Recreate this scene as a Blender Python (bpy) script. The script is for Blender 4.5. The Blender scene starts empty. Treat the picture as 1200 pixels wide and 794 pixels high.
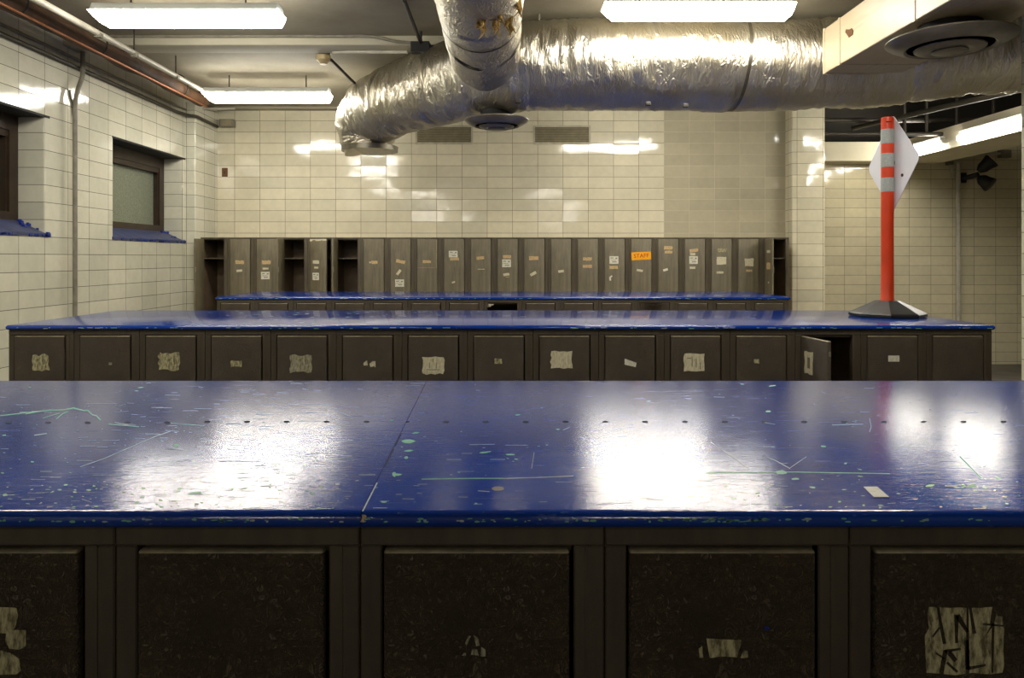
import bpy, bmesh, math, random
from mathutils import Vector, Matrix, noise

S = bpy.context.scene
COL = S.collection
PI = math.pi
H = 1.5            # camera height
F = 860.0          # focal length in pixels of the 1200 px frame
CX, CY = 594.0, 302.0

# ------------------------------------------------------------------ helpers
def at(px, py, Y):
    """point of the place seen at pixel (px,py) at distance Y"""
    return Vector(((px - CX) * Y / F, Y, H + (CY - py) * Y / F))

class MB:
    def __init__(s): s.v = []; s.f = []; s.m = []
    def add(s, verts, faces, mi=0):
        o = len(s.v); s.v += [tuple(v) for v in verts]
        s.f += [tuple(i + o for i in f) for f in faces]; s.m += [mi] * len(faces)
        return s
    def box(s, x0, x1, y0, y1, z0, z1, mi=0, bev=0.0, seg=2, sel=None):
        if bev <= 0:
            v = [(x0,y0,z0),(x1,y0,z0),(x1,y1,z0),(x0,y1,z0),(x0,y0,z1),(x1,y0,z1),(x1,y1,z1),(x0,y1,z1)]
            return s.add(v, [(0,3,2,1),(4,5,6,7),(0,1,5,4),(1,2,6,5),(2,3,7,6),(3,0,4,7)], mi)
        bm = bmesh.new()
        bmesh.ops.create_cube(bm, size=1)
        for v in bm.verts:
            v.co = Vector(((x0+x1)/2 + v.co.x*(x1-x0), (y0+y1)/2 + v.co.y*(y1-y0), (z0+z1)/2 + v.co.z*(z1-z0)))
        ed = list(bm.edges)
        if sel: ed = [e for e in ed if sel((e.verts[0].co+e.verts[1].co)/2, (e.verts[1].co-e.verts[0].co).normalized())]
        bmesh.ops.bevel(bm, geom=ed, offset=bev, segments=seg, affect='EDGES', profile=0.5)
        s.bm(bm, mi); bm.free(); return s
    def bm(s, bm, mi=0):
        bm.verts.index_update()
        return s.add([v.co.copy() for v in bm.verts], [tuple(v.index for v in f.verts) for f in bm.faces], mi)
    def prism(s, pts, z0, z1, mi=0):            # pts in x,y -> extruded in z
        n = len(pts)
        v = [(p[0],p[1],z0) for p in pts] + [(p[0],p[1],z1) for p in pts]
        f = [tuple(range(n))[::-1], tuple(range(n, 2*n))] + [(i,(i+1)%n,n+(i+1)%n,n+i) for i in range(n)]
        return s.add(v, f, mi)
    def xz(s, pts, y0, y1, mi=0):               # pts in x,z -> extruded in y (y0 towards the viewer)
        n = len(pts)
        v = [(p[0],y0,p[1]) for p in pts] + [(p[0],y1,p[1]) for p in pts]
        f = [tuple(range(n)), tuple(range(n, 2*n))[::-1]] + [((i+1)%n,i,n+i,n+(i+1)%n) for i in range(n)]
        return s.add(v, f, mi)
    def yz(s, pts, x0, x1, mi=0):
        n = len(pts)
        v = [(x0,p[0],p[1]) for p in pts] + [(x1,p[0],p[1]) for p in pts]
        f = [tuple(range(n))[::-1], tuple(range(n, 2*n))] + [(i,(i+1)%n,n+(i+1)%n,n+i) for i in range(n)]
        return s.add(v, f, mi)
    def tube(s, path, r, n=12, mi=0, cap=True, warp=None):
        """sweep; r number or list; warp(vertex, i, angle, s)->Vector"""
        P = [Vector(p) for p in path]; N = len(P)
        T = []
        for i in range(N):
            a = P[max(i-1,0)]; b = P[min(i+1,N-1)]
            T.append((b-a).normalized())
        up = Vector((0,0,1)) if abs(T[0].z) < .9 else Vector((0,1,0))
        u = (up - T[0]*up.dot(T[0])).normalized()
        vs = []; dist = 0
        for i in range(N):
            if i: dist += (P[i]-P[i-1]).length
            u = (u - T[i]*u.dot(T[i])).normalized(); w = T[i].cross(u)
            rr = r[i] if isinstance(r, (list,tuple)) else r
            for k in range(n):
                a = 2*PI*k/n
                d = u*math.cos(a) + w*math.sin(a)
                q = P[i] + d*rr
                if warp: q = q + d*warp(q, dist, a)
                vs.append(q)
        fs = []
        for i in range(N-1):
            for k in range(n):
                fs.append((i*n+k, i*n+(k+1)%n, (i+1)*n+(k+1)%n, (i+1)*n+k))
        if cap:
            fs.append(tuple(range(n))[::-1]); fs.append(tuple((N-1)*n+k for k in range(n)))
        return s.add(vs, fs, mi)
    def lathe(s, prof, c=(0,0,0), n=32, mi=0, axis='z'):
        """prof: (radius, height) list"""
        vs = []; c = Vector(c)
        for (r, z) in prof:
            for k in range(n):
                a = 2*PI*k/n
                if axis == 'z': p = Vector((r*math.cos(a), r*math.sin(a), z))
                elif axis == 'y': p = Vector((r*math.cos(a), z, r*math.sin(a)))
                else: p = Vector((z, r*math.cos(a), r*math.sin(a)))
                vs.append(c+p)
        fs = []
        for i in range(len(prof)-1):
            for k in range(n):
                fs.append((i*n+k, i*n+(k+1)%n, (i+1)*n+(k+1)%n, (i+1)*n+k))
        if prof[0][0] > 1e-5: fs.append(tuple(range(n))[::-1])
        if prof[-1][0] > 1e-5: fs.append(tuple((len(prof)-1)*n+k for k in range(n)))
        return s.add(vs, fs, mi)
    def mesh(s, name, mats, smooth=False, ang=35):
        me = bpy.data.meshes.new(name)
        me.from_pydata(s.v, [], s.f)
        for m in (mats if isinstance(mats, (list,tuple)) else [mats]): me.materials.append(m)
        me.polygons.foreach_set('material_index', s.m)
        bm = bmesh.new(); bm.from_mesh(me)
        bmesh.ops.remove_doubles(bm, verts=bm.verts, dist=1e-6)
        bmesh.ops.recalc_face_normals(bm, faces=bm.faces)
        if smooth:
            for f in bm.faces: f.smooth = True
            for e in bm.edges:
                e.smooth = len(e.link_faces) == 2 and e.calc_face_angle(0) < math.radians(ang)
        bm.to_mesh(me); bm.free()
        return me
    def build(s, name, mats, parent=None, smooth=False, loc=None, rot=None, ang=35):
        return link(name, s.mesh(name, mats, smooth, ang), parent, loc, rot)

def link(name, data, parent=None, loc=None, rot=None):
    o = bpy.data.objects.new(name, data); COL.objects.link(o)
    if parent: o.parent = parent
    if loc is not None: o.location = loc
    if rot is not None: o.rotation_euler = rot
    return o
def tag(o, label, cat, group=None):
    o['label'] = label; o['category'] = cat
    if group: o['group'] = group
    return o
def thing(name, label, cat, loc=(0,0,0), group=None):
    return tag(link(name, None, None, loc), label, cat, group)
def struct(o):
    o['kind'] = 'structure'; return o
def arc(points, n=8):
    """Catmull-Rom through points"""
    P = [Vector(p) for p in points]; P = [P[0]*2-P[1]] + P + [P[-1]*2-P[-2]]
    out = []
    for i in range(1, len(P)-2):
        for k in range(n):
            t = k/n
            out.append(0.5*((2*P[i]) + (P[i+1]-P[i-1])*t + (2*P[i-1]-5*P[i]+4*P[i+1]-P[i+2])*t*t + (3*P[i]-P[i-1]-3*P[i+1]+P[i+2])*t**3))
    out.append(P[-2]); return out

# ------------------------------------------------------------------ materials
def lin(c):
    return tuple(((x/255)/12.92 if x/255 <= .04045 else ((x/255+.055)/1.055)**2.4) for x in c) + (1,)
class NT:
    def __init__(s, name):
        s.mat = bpy.data.materials.new(name); s.mat.use_nodes = True
        s.t = s.mat.node_tree; s.t.nodes.clear()
        s.out = s.n('ShaderNodeOutputMaterial'); s.b = s.n('ShaderNodeBsdfPrincipled')
        s.t.links.new(s.b.outputs[0], s.out.inputs[0])
    def n(s, ty, **kw):
        nd = s.t.nodes.new(ty)
        for k, v in kw.items(): setattr(nd, k, v)
        return nd
    def l(s, a, b): s.t.links.new(a, b)
    def put(s, sock, v):
        if hasattr(v, 'is_output') or isinstance(v, bpy.types.NodeSocket): s.l(v, sock)
        else: sock.default_value = v
    def math(s, op, a, b=0.0, c=None, clamp=False):
        m = s.n('ShaderNodeMath', operation=op, use_clamp=clamp)
        s.put(m.inputs[0], a); s.put(m.inputs[1], b)
        if c is not None: s.put(m.inputs[2], c)
        return m.outputs[0]
    def mix(s, f, a, b):
        m = s.n('ShaderNodeMix', data_type='RGBA')
        s.put(m.inputs[0], f); s.put(m.inputs[6], a); s.put(m.inputs[7], b); return m.outputs[2]
    def pos(s): return s.n('ShaderNodeNewGeometry').outputs['Position']
    def objc(s): return s.n('ShaderNodeTexCoord').outputs['Object']
    def vmul(s, v, k):
        m = s.n('ShaderNodeVectorMath', operation='MULTIPLY'); s.put(m.inputs[0], v); m.inputs[1].default_value = k; return m.outputs[0]
    def noise(s, v, scale, detail=4, rough=.55, dist=0):
        t = s.n('ShaderNodeTexNoise'); s.l(v, t.inputs['Vector']); t.inputs['Scale'].default_value = scale
        t.inputs['Detail'].default_value = detail; t.inputs['Roughness'].default_value = rough; t.inputs['Distortion'].default_value = dist
        return t.outputs[0]
    def ramp(s, f, lo, hi):
        m = s.n('ShaderNodeMapRange'); m.clamp = True; s.l(f, m.inputs[0]); m.inputs[1].default_value = lo; m.inputs[2].default_value = hi
        return m.outputs[0]
    def bump(s, h, strength=.5, dist=.002, normal=None):
        b = s.n('ShaderNodeBump'); s.put(b.inputs['Height'], h); b.inputs['Strength'].default_value = strength; b.inputs['Distance'].default_value = dist
        if normal is not None: s.l(normal, b.inputs['Normal'])
        return b.outputs[0]
    def set(s, **kw):
        for k, v in kw.items(): s.put(s.b.inputs[k.replace('_', ' ')], v)
        return s

def simple(name, col, rough=.5, metal=0.0, nscale=20, namt=.15, bump=0.0, spec=None):
    m = NT(name); p = m.objc()
    n = m.noise(p, nscale, 4)
    c = lin(col); d = tuple(x*(1-namt*2) for x in c[:3]) + (1,)
    m.set(Base_Color=m.mix(m.ramp(n, .3, .7), d, c), Roughness=rough, Metallic=metal)
    if bump: m.set(Normal=m.bump(n, bump, .002))
    if spec is not None: m.b.inputs['Specular IOR Level'].default_value = spec
    return m.mat

COURSE, TW = .13547, .3048
def tile(name, c1, c2, grout, uoff, voff, gw=.0045, dirt=.35, soot=None):
    m = NT(name)
    g = m.n('ShaderNodeNewGeometry')
    sp = m.n('ShaderNodeSeparateXYZ'); m.l(g.outputs['Position'], sp.inputs[0])
    sn = m.n('ShaderNodeSeparateXYZ'); m.l(g.outputs['True Normal'], sn.inputs[0])
    side = m.math('GREATER_THAN', m.math('ABSOLUTE', sn.outputs[0]), .707)
    x = m.math('ADD', sp.outputs[0], uoff[0]); y = m.math('ADD', sp.outputs[1], uoff[1])
    u = m.math('ADD', m.math('MULTIPLY', x, m.math('SUBTRACT', 1.0, side)), m.math('MULTIPLY', y, side))
    u = m.math('ADD', u, 30*TW); v = m.math('ADD', sp.outputs[2], voff)
    cb = m.n('ShaderNodeCombineXYZ'); m.l(u, cb.inputs[0]); m.l(v, cb.inputs[1])
    br = m.n('ShaderNodeTexBrick'); br.offset = 0; br.squash = 1
    m.l(cb.outputs[0], br.inputs['Vector'])
    for k, val in (('Scale', 1.0), ('Mortar Size', gw/2), ('Mortar Smooth', .15), ('Bias', 0.0), ('Brick Width', TW), ('Row Height', COURSE)):
        br.inputs[k].default_value = val
    br.inputs['Color1'].default_value = lin(c1); br.inputs['Color2'].default_value = lin(c2); br.inputs['Mortar'].default_value = lin(grout)
    big = m.noise(g.outputs['Position'], 1.7, 5)
    fine = m.noise(g.outputs['Position'], 14, 5)
    dmul = m.math('ADD', 1.0, m.math('MULTIPLY', m.math('ADD', m.math('MULTIPLY', m.math('SUBTRACT', big, .5), 1.0), m.math('MULTIPLY', m.math('SUBTRACT', fine, .5), .6)), dirt))
    vm = m.n('ShaderNodeVectorMath', operation='SCALE'); m.l(br.outputs['Color'], vm.inputs[0]); m.l(dmul, vm.inputs['Scale'])
    col = vm.outputs[0]
    # per tile random tilt
    cell = m.n('ShaderNodeTexWhiteNoise', noise_dimensions='2D')
    cc = m.n('ShaderNodeCombineXYZ'); m.l(m.math('FLOOR', m.math('DIVIDE', u, TW)), cc.inputs[0]); m.l(m.math('FLOOR', m.math('DIVIDE', v, COURSE)), cc.inputs[1])
    m.l(cc.outputs[0], cell.inputs['Vector'])
    off = m.n('ShaderNodeVectorMath', operation='SUBTRACT'); m.l(cell.outputs['Color'], off.inputs[0]); off.inputs[1].default_value = (.5,.5,.5)
    tl = m.n('ShaderNodeVectorMath', operation='SCALE'); m.l(off.outputs[0], tl.inputs[0]); tl.inputs['Scale'].default_value = .035
    ad = m.n('ShaderNodeVectorMath', operation='ADD'); m.l(g.outputs['Normal'], ad.inputs[0]); m.l(tl.outputs[0], ad.inputs[1])
    nm = m.n('ShaderNodeVectorMath', operation='NORMALIZE'); m.l(ad.outputs[0], nm.inputs[0])
    wavy = m.noise(g.outputs['Position'], 9, 2)
    b1 = m.bump(wavy, .12, .01, nm.outputs[0])
    b2 = m.bump(m.math('SUBTRACT', 1.0, br.outputs['Fac']), .6, .002, b1)
    m.set(Base_Color=col, Roughness=m.math('ADD', .10, m.math('MULTIPLY', br.outputs['Fac'], .6)), Normal=b2)
    m.b.inputs['Specular IOR Level'].default_value = .6
    return m.mat

# tile joints: back wall joint at X=-2.066, left wall joint at Y=5.722, course joint at z=2.747
VO = -(2.747 % COURSE) + COURSE*2
UX = 2.066 % TW; UY = TW - (5.722 % TW)
M = {}
M['tile'] = tile('glazed_tile', (222,214,186), (206,200,174), (112,88,48), (UX, UY), VO)
M['tile_left'] = tile('glazed_tile_side', (212,208,188), (198,196,176), (70,62,42), (UX, UY), VO)
M['tile_grey'] = tile('replacement_tile', (188,180,154), (177,169,145), (196,190,164), (UX, UY), VO, gw=.004, dirt=.3)
M['tile_far'] = tile('far_room_tile', (216,207,176), (204,195,166), (92,80,54), (.11, UY), VO, dirt=.35)

def wrinkle(name, col, col2, wr, rough, scale=72, streak=.0):
    m = NT(name); p = m.objc()
    n1 = m.noise(p, scale, 3, .6, 2.2)
    ridg = m.math('ABSOLUTE', m.math('SUBTRACT', n1, .5))
    big = m.noise(p, 5, 5, .6)
    st = m.noise(m.vmul(p, (9,9,1.2)), 4, 4)
    f = m.math('ADD', m.math('MULTIPLY', big, 1-streak), m.math('MULTIPLY', st, streak))
    c = m.mix(m.ramp(f, .33, .68), lin(col), lin(col2))
    m.set(Base_Color=c, Roughness=m.math('ADD', rough, m.math('MULTIPLY', big, .15)), Normal=m.bump(m.ramp(ridg, 0, .14), wr, .0055))
    m.b.inputs['Specular IOR Level'].default_value = .55
    return m.mat
M['door'] = wrinkle('wrinkle_painted_door', (68,57,44), (94,80,60), .9, .44)
M['frame'] = wrinkle('painted_steel_frame', (58,50,40), (80,70,55), .15, .38, 140, .6)
M['tall_door'] = wrinkle('tall_locker_door', (95,87,67), (128,118,92), .35, .34, 80, .7)
M['tall_frame'] = wrinkle('tall_locker_frame', (70,62,48), (98,88,68), .1, .36, 140, .8)
M['inside'] = simple('locker_inside', (124,104,80), .6, nscale=7, namt=.2)
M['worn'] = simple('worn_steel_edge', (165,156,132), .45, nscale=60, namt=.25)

def blue_top(name='blue_gloss_paint', ro=.074, bd=.0011):
    m = NT(name); p = m.pos()
    big = m.noise(p, 3.0, 5, .6)
    grain = m.noise(m.vmul(p, (20, 170, 30)), 1, 4, .7)
    grain2 = m.noise(m.vmul(p, (60, 360, 60)), 1, 3, .6)
    dull = m.ramp(m.noise(m.vmul(p, (14, 210, 30)), 1, 4, .7), .60, .66)
    speck = m.noise(p, 260, 2, .6)
    orange = m.noise(p, 130, 3, .6)
    c = m.mix(m.ramp(big, .35, .7), lin((0,50,142)), lin((4,64,164)))
    # fine wear: thin streaks where the blue is rubbed to lighter paint
    wz = m.ramp(m.noise(m.vmul(p, (1.5, 4, 1)), 1.6, 3), .46, .62)
    w1 = m.ramp(m.noise(m.vmul(p, (40, 330, 40)), 1, 4, .7), .67, .70)
    w2 = m.ramp(m.noise(m.vmul(p, (130, 190, 130)), 1, 2, .5), .74, .77)
    wear = m.math('MULTIPLY', m.math('MAXIMUM', w1, w2), m.math('ADD', m.math('MULTIPLY', wz, .8), .15))
    c = m.mix(wear, c, lin((150,185,190)))
    h = m.math('ADD', m.math('ADD', m.math('MULTIPLY', grain, .55), m.math('MULTIPLY', grain2, .35)), m.math('ADD', m.math('MULTIPLY', orange, .14), m.math('MULTIPLY', speck, .12)))
    tg = m.n('ShaderNodeCombineXYZ'); tg.inputs[1].default_value = 1.0
    m.set(Base_Color=c, Roughness=m.math('ADD', m.math('MULTIPLY', dull, min(.2, bd*180)), m.math('ADD', ro, m.math('MULTIPLY', m.ramp(big, .3, .75), .03))), Normal=m.bump(h, .5, bd))
    m.b.inputs['Anisotropic'].default_value = 1.0; m.l(tg.outputs[0], m.b.inputs['Tangent'])
    m.b.inputs['Specular IOR Level'].default_value = .85
    return m.mat
M['blue'] = blue_top(); M['blue_far'] = blue_top('blue_gloss_paint_smoother', .06, .00015)
M['edge_wear_light'] = simple('rubbed_lit_edge', (150,140,112), .4, nscale=40, namt=.3)  # pale door top edge, rubbed paint and caught light in one colour
M['teal'] = simple('old_teal_paint', (120,190,160), .5, nscale=80, namt=.15)
M['pale'] = simple('pale_chip', (170,190,200), .45, nscale=80, namt=.15)
M['dark_hole'] = simple('dark_hole', (8,10,20), .8)
M['grey_chip'] = simple('grey_filler', (120,116,108), .7)
M['paper'] = simple('white_paper', (225,222,210), .7, nscale=60, namt=.08)
def residue(name, a, b):
    m = NT(name); p = m.objc()
    n = m.noise(m.vmul(p, (140, 140, 45)), 1, 4, .7)
    m.set(Base_Color=m.mix(m.ramp(n, .38, .6), lin(a), lin(b)), Roughness=.75); return m.mat
M['residue'] = residue('glue_residue', (95,88,62), (190,182,142))
M['residue_grey'] = residue('grey_residue', (110,106,84), (176,170,142))
M['tan'] = residue('tan_tape', (176,142,92), (214,188,140))
M['cream'] = residue('cream_tape', (190,182,150), (222,214,184))
M['label_white'] = residue('white_label', (206,202,182), (228,224,206))
M['ink'] = simple('grey_ink', (130,124,104), .7)
M['amber'] = simple('orange_sign', (255,176,8), .55, namt=.02)
M['red_ink'] = simple('red_ink', (190,60,12), .6)

def foil():
    m = NT('wrinkled_foil'); p = m.pos()
    n1 = m.noise(m.vmul(p, (1, .45, .25)), 24, 4, .55, .9)
    n2 = m.noise(m.vmul(p, (1, .4, .2)), 80, 3, .6, .5)
    r = m.math('ABSOLUTE', m.math('SUBTRACT', n1, .5))
    h = m.math('ADD', m.math('MULTIPLY', m.ramp(r, 0, .12), .55), m.math('MULTIPLY', n2, .35))
    big = m.noise(p, 2.2, 4)
    c = m.mix(m.ramp(big, .35, .7), lin((200,192,172)), lin((222,218,206)))
    m.set(Base_Color=c, Metallic=1.0, Roughness=m.math('ADD', .27, m.math('MULTIPLY', big, .16)), Normal=m.bump(h, .5, .016))
    return m.mat
M['foil'] = foil()
M['tape'] = simple('foil_tape', (150,144,130), .35, 1.0, nscale=30)
M['duct_band'] = simple('dark_band', (52,46,40), .5, nscale=30)
def brownduct():
    m = NT('painted_sheet_metal'); p = m.pos()
    n = m.noise(p, 1.6, 5); n2 = m.noise(m.vmul(p, (30, 2, 30)), 1, 4)
    c = m.mix(m.ramp(n, .35, .7), lin((196,178,146)), lin((214,202,174)))
    c = m.mix(m.math('MULTIPLY', m.ramp(n2, .55, .75), .35), c, lin((140,105,66)))
    m.set(Base_Color=c, Roughness=.42, Normal=m.bump(n2, .1, .003)); return m.mat
M['sheet'] = brownduct()
M['diffuser'] = simple('diffuser_metal', (132,124,110), .3, .2, nscale=12)
M['diffuser_dark'] = simple('diffuser_gap', (22,20,18), .7)
M['fibre'] = simple('glass_fibre', (196,158,84), .9, nscale=60, namt=.25)
M['rust'] = simple('rust_hole', (110,72,34), .8, nscale=60)

def concrete(name, a, b, c3=None):
    m = NT(name); p = m.pos()
    n = m.noise(p, 1.1, 6, .62); n2 = m.noise(p, 26, 5)
    c = m.mix(m.ramp(n, .36, .68), lin(a), lin(b))
    m.set(Base_Color=c, Roughness=.8, Normal=m.bump(n2, .35, .004)); return m.mat
M['ceiling'] = concrete('painted_concrete', (138,130,110), (166,158,136))
M['beam'] = concrete('beam_paint', (176,170,148), (196,190,168))
M['side_room_shade'] = concrete('side_room_shade', (44,40,34), (60,56,48))  # weak light of the side room's upper part put into the colour
M['floor'] = concrete('grey_floor', (84,78,68), (110,104,90))
M['bulkhead'] = concrete('bulkhead_plaster', (205,196,170), (222,214,188))
M['plain_wall'] = concrete('plain_wall', (120,114,98), (140,134,116))
M['pipe_white'] = simple('white_painted_pipe', (196,190,172), .4, nscale=12, namt=.12)
M['pipe_grey'] = simple('grey_conduit', (140,134,116), .45, nscale=14, namt=.2)
M['pipe_brown'] = simple('brown_pipe_wrap', (104,74,48), .7, nscale=5, namt=.38, bump=.4)
M['copper'] = simple('copper_pipe', (168,108,72), .45, .7, nscale=10)
M['black_metal'] = simple('black_metal', (34,31,28), .5, nscale=20)
M['dark_steel'] = simple('dark_steel', (70,64,54), .5, .3, nscale=20)
M['win_frame'] = simple('brown_window_frame', (58,42,28), .45, nscale=9, namt=.25)
M['lintel'] = simple('sooty_lintel', (20,19,20), .7, nscale=9, namt=.3)
M['sill'] = simple('blue_grey_sill_paint', (66,74,112), .45, nscale=6, namt=.2, bump=.3)
M['sill_blue'] = simple('bright_blue_drips', (24,52,150), .4, nscale=20)
def frosted():
    m = NT('frosted_glass'); p = m.objc()
    n = m.noise(p, 70, 3, .75); b = m.noise(p, 2.5, 4)
    c = m.mix(m.ramp(n, .3, .7), lin((104,110,94)), lin((150,156,134)))
    m.set(Base_Color=c, Roughness=.32, Normal=m.bump(n, .5, .002)); m.b.inputs['Transmission Weight'].default_value = .12
    return m.mat
M['frost'] = frosted()
M['housing'] = simple('lamp_housing', (205,208,205), .4, nscale=10, namt=.03)
def emit(name, col, e):
    m = NT(name); m.set(Base_Color=(.8,.8,.8,1), Roughness=.4)
    m.b.inputs['Emission Color'].default_value = col; m.b.inputs['Emission Strength'].default_value = e
    return m.mat
M['lamp'] = emit('lit_lamp_lens', (1.0, .955, .855, 1), 18.0)
M['tube_lamp'] = emit('lit_tube', (1.0, .955, .85, 1), 20.0)
M['orange'] = simple('orange_plastic', (216,60,8), .42, nscale=9, namt=.1)
M['reflect'] = simple('grey_reflective_sleeve', (170,174,168), .4, nscale=120, namt=.12)
M['sign_white'] = simple('white_plastic_sign', (222,222,226), .42, nscale=5, namt=.05)
M['rubber'] = simple('black_rubber', (36,33,30), .42, nscale=12, namt=.2, bump=.15)
M['cream_plastic'] = simple('cream_plastic', (206,184,136), .4, nscale=12)
M['vent'] = simple('vent_paint', (196,188,162), .5, nscale=12)
M['vent_slat'] = simple('vent_slats', (160,150,120), .5, nscale=12)
M['brass'] = simple('brown_plate', (112,76,42), .5, nscale=12)

# ------------------------------------------------------------------ the room
XL, YB, ZC = -3.604, 8.856, H + 1.80
YN, XR = -6.6, 3.6
wy = [(4.30, 5.722), (6.72, 8.157)]
wz0, wz1 = H + .18, H + 1.10
mb = MB()
mb.box(XL-.32, XL, YN, 10.6, 0, wz0)
mb.box(XL-.32, XL, YN, 10.6, wz1, ZC+.2)
vert = lambda c, d: abs(d.z) > .9 and c.x > XL-.05
for a, b in ((YN, wy[0][0]), (wy[0][1], wy[1][0]), (wy[1][1], 10.6)):
    mb.box(XL-.32, XL, a, b, wz0, wz1, bev=.014, seg=3, sel=vert)
struct(mb.build('wall_left', M['tile_left'], smooth=True))
mb = MB()
# corner pilaster
mb.box(XL, -3.490, 8.223, YB+.1, 0, ZC-.06, bev=.014, seg=3, sel=lambda c, d: abs(d.z) > .9 and c.y < 8.3 and c.x > XL+.05)
struct(mb.build('wall_left', M['tile_left'], smooth=True))
mb = MB()
mb.box(XL, 1.895, YB, YB+.3, 0, ZC+.6)
mb.box(1.895, 3.36, YB-.0005, YB+.3, 0, ZC+.6, 1)
mb.box(3.36, 3.75, 8.65, YB+.3, 0, ZC+.6, 0, bev=.014, seg=3, sel=lambda c, d: abs(d.z) > .9 and c.y < 8.7)
struct(mb.build('wall_back', [M['tile_left'] if False else M['tile'], M['tile_grey']], smooth=True))
mb = MB(); mb.box(3.3, 8.2, 10.36, 10.6, 0, H+1.6); mb.box(3.3, 8.2, 10.36, 10.6, H+1.6, 4.4, 1); struct(mb.build('wall_back', [M['tile_far'], M['side_room_shade']]))  # wall above the bulkhead coloured dark to stand for shade
mb = MB(); mb.box(8.2, 8.4, YN, 10.6, 0, 4.4); struct(mb.build('wall_right', M['tile_far']))
mb = MB(); mb.box(3.303, 3.75, 4.40, 4.72, 0, ZC+.6, bev=.014, seg=3, sel=lambda c, d: abs(d.z) > .9)
struct(mb.build('wall_right', M['tile_left'], smooth=True))
mb = MB(); mb.box(XR, XR+.15, YN, 4.42, 0, ZC+.6); struct(mb.build('wall_right', M['plain_wall']))
mb = MB(); mb.box(XL-.3, 8.4, YN-.2, YN, 0, ZC+.9); struct(mb.build('wall_front', M['plain_wall']))
mb = MB(); mb.box(XL-.32, 8.4, YN, 10.6, -.12, 0); struct(mb.build('floor', M['floor']))
mb = MB(); mb.box(XL-.3, 3.45, YN, YB+.05, ZC, ZC+.15); struct(mb.build('ceiling', M['ceiling']))
mb = MB(); mb.box(3.45, 8.4, YN, 10.6, H+2.35, H+2.5); mb.box(3.36, 3.45, YN, 10.6, ZC, H+2.5); struct(mb.build('ceiling', M['side_room_shade']))
# shallow concrete beam across the room
mb = MB(); mb.box(XL, 3.36, 5.95, 6.19, H+1.724, ZC+.01, bev=.01); struct(mb.build('trim_1', M['beam'], smooth=True))
# coved strip where ceiling meets back wall
mb = MB(); mb.box(-3.49, 3.36, YB-.12, YB, H+1.775, ZC+.01); struct(mb.build('trim_2', M['ceiling']))
# bulkheads in the side room
mb = MB(); mb.box(3.75, 6.03, 10.0, 10.36, H+1.32, H+1.58); mb.box(5.34, 6.03, 2.0, 10.0, H+1.32, H+1.58)
struct(mb.build('trim_3', M['bulkhead']))

# windows
for i, (a, b) in enumerate(wy):
    mb = MB(); x0, x1 = XL-.30, XL-.206
    zb = H + .294
    mb.box(x0, x1, a, b, zb-.02, zb+.06); mb.box(x0, x1, a, b, wz1-.12, wz1)
    mb.box(x0, x1-.012, a, b, wz1-.17, wz1-.12)
    mb.box(x0, x1, a, a+.09, zb+.06, wz1-.12); mb.box(x0, x1, b-.10, b, zb+.06, wz1-.12)
    mb.box(x0, x1-.02, a+.09, a+.105, zb+.06, wz1-.17); mb.box(x0, x1-.02, b-.115, b-.10, zb+.06, wz1-.17)
    w = struct(mb.build('window_%d' % (i+1), M['win_frame']))
    MB().box(x0+.02, x0+.028, a+.08, b-.09, zb+.05, wz1-.15).build('pane', M['frost'], w)
    MB().box(x0-.02, x0-.015, a, b, wz0, wz1).build('window_back_board', M['lintel'], w)
    # steel lintel plate, sooty underneath
    q = MB(); q.box(XL-.31, XL+.004, a-.02, b+.06, wz1-.004, wz1+.014)
    q.build('lintel', M['lintel'], w)
    # sloping painted sill with ragged overhanging edge
    rnd = random.Random(5+i)
    q = MB(); q.yz([(a, wz0-.005), (b, wz0-.005), (b, wz0+.0), (a, wz0+.0)], XL-.22, XL+.002)
    n = 26
    for k in range(n):
        ya = a + (b-a)*k/n - (.02 if k == 0 else 0); yb = a + (b-a)*(k+1)/n + (.07 if k == n-1 else 0)
        lip = .004 + .006*rnd.random(); dz = .004*rnd.random()
        v = [(XL-.21, ya, zb), (XL+lip, ya, wz0+.012), (XL+lip, ya, wz0-.010-dz), (XL-.21, ya, wz0-.01)]
        v2 = [(p[0], yb, p[2]) for p in v]
        q.add(v + v2, [(0,1,2,3),(7,6,5,4),(0,4,5,1),(1,5,6,2),(2,6,7,3),(3,7,4,0)])
    q.build('sill', M['sill'], w)
    q = MB()
    for k in range(30):
        y = a + (b-a)*rnd.random()**.6 + .03; s_ = .004+.006*rnd.random()
        q.box(XL+.003, XL+.0125, y, y+s_*3, wz0-.012-.004*rnd.random(), wz0+.002)
    for k in range(10):                         # torn tape scraps at the far corner
        y = b-.16+.2*rnd.random(); z = zb-.07+.03*rnd.random(); x = XL-.20+.2*rnd.random(); zz = zb - (zb-wz0)*(x-XL+.21)/.21
        q.box(x, x+.022, y, y+.03, zz-.004, zz+.008+.012*rnd.random(), bev=.003)
    q.build('blue_paint_drips', M['sill_blue'], w)

# ------------------------------------------------------------------ lockers
U = .3048
T = H - .3126               # worktop height
DX0, DW = .0297, .2304      # door offset and width inside a unit

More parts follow.
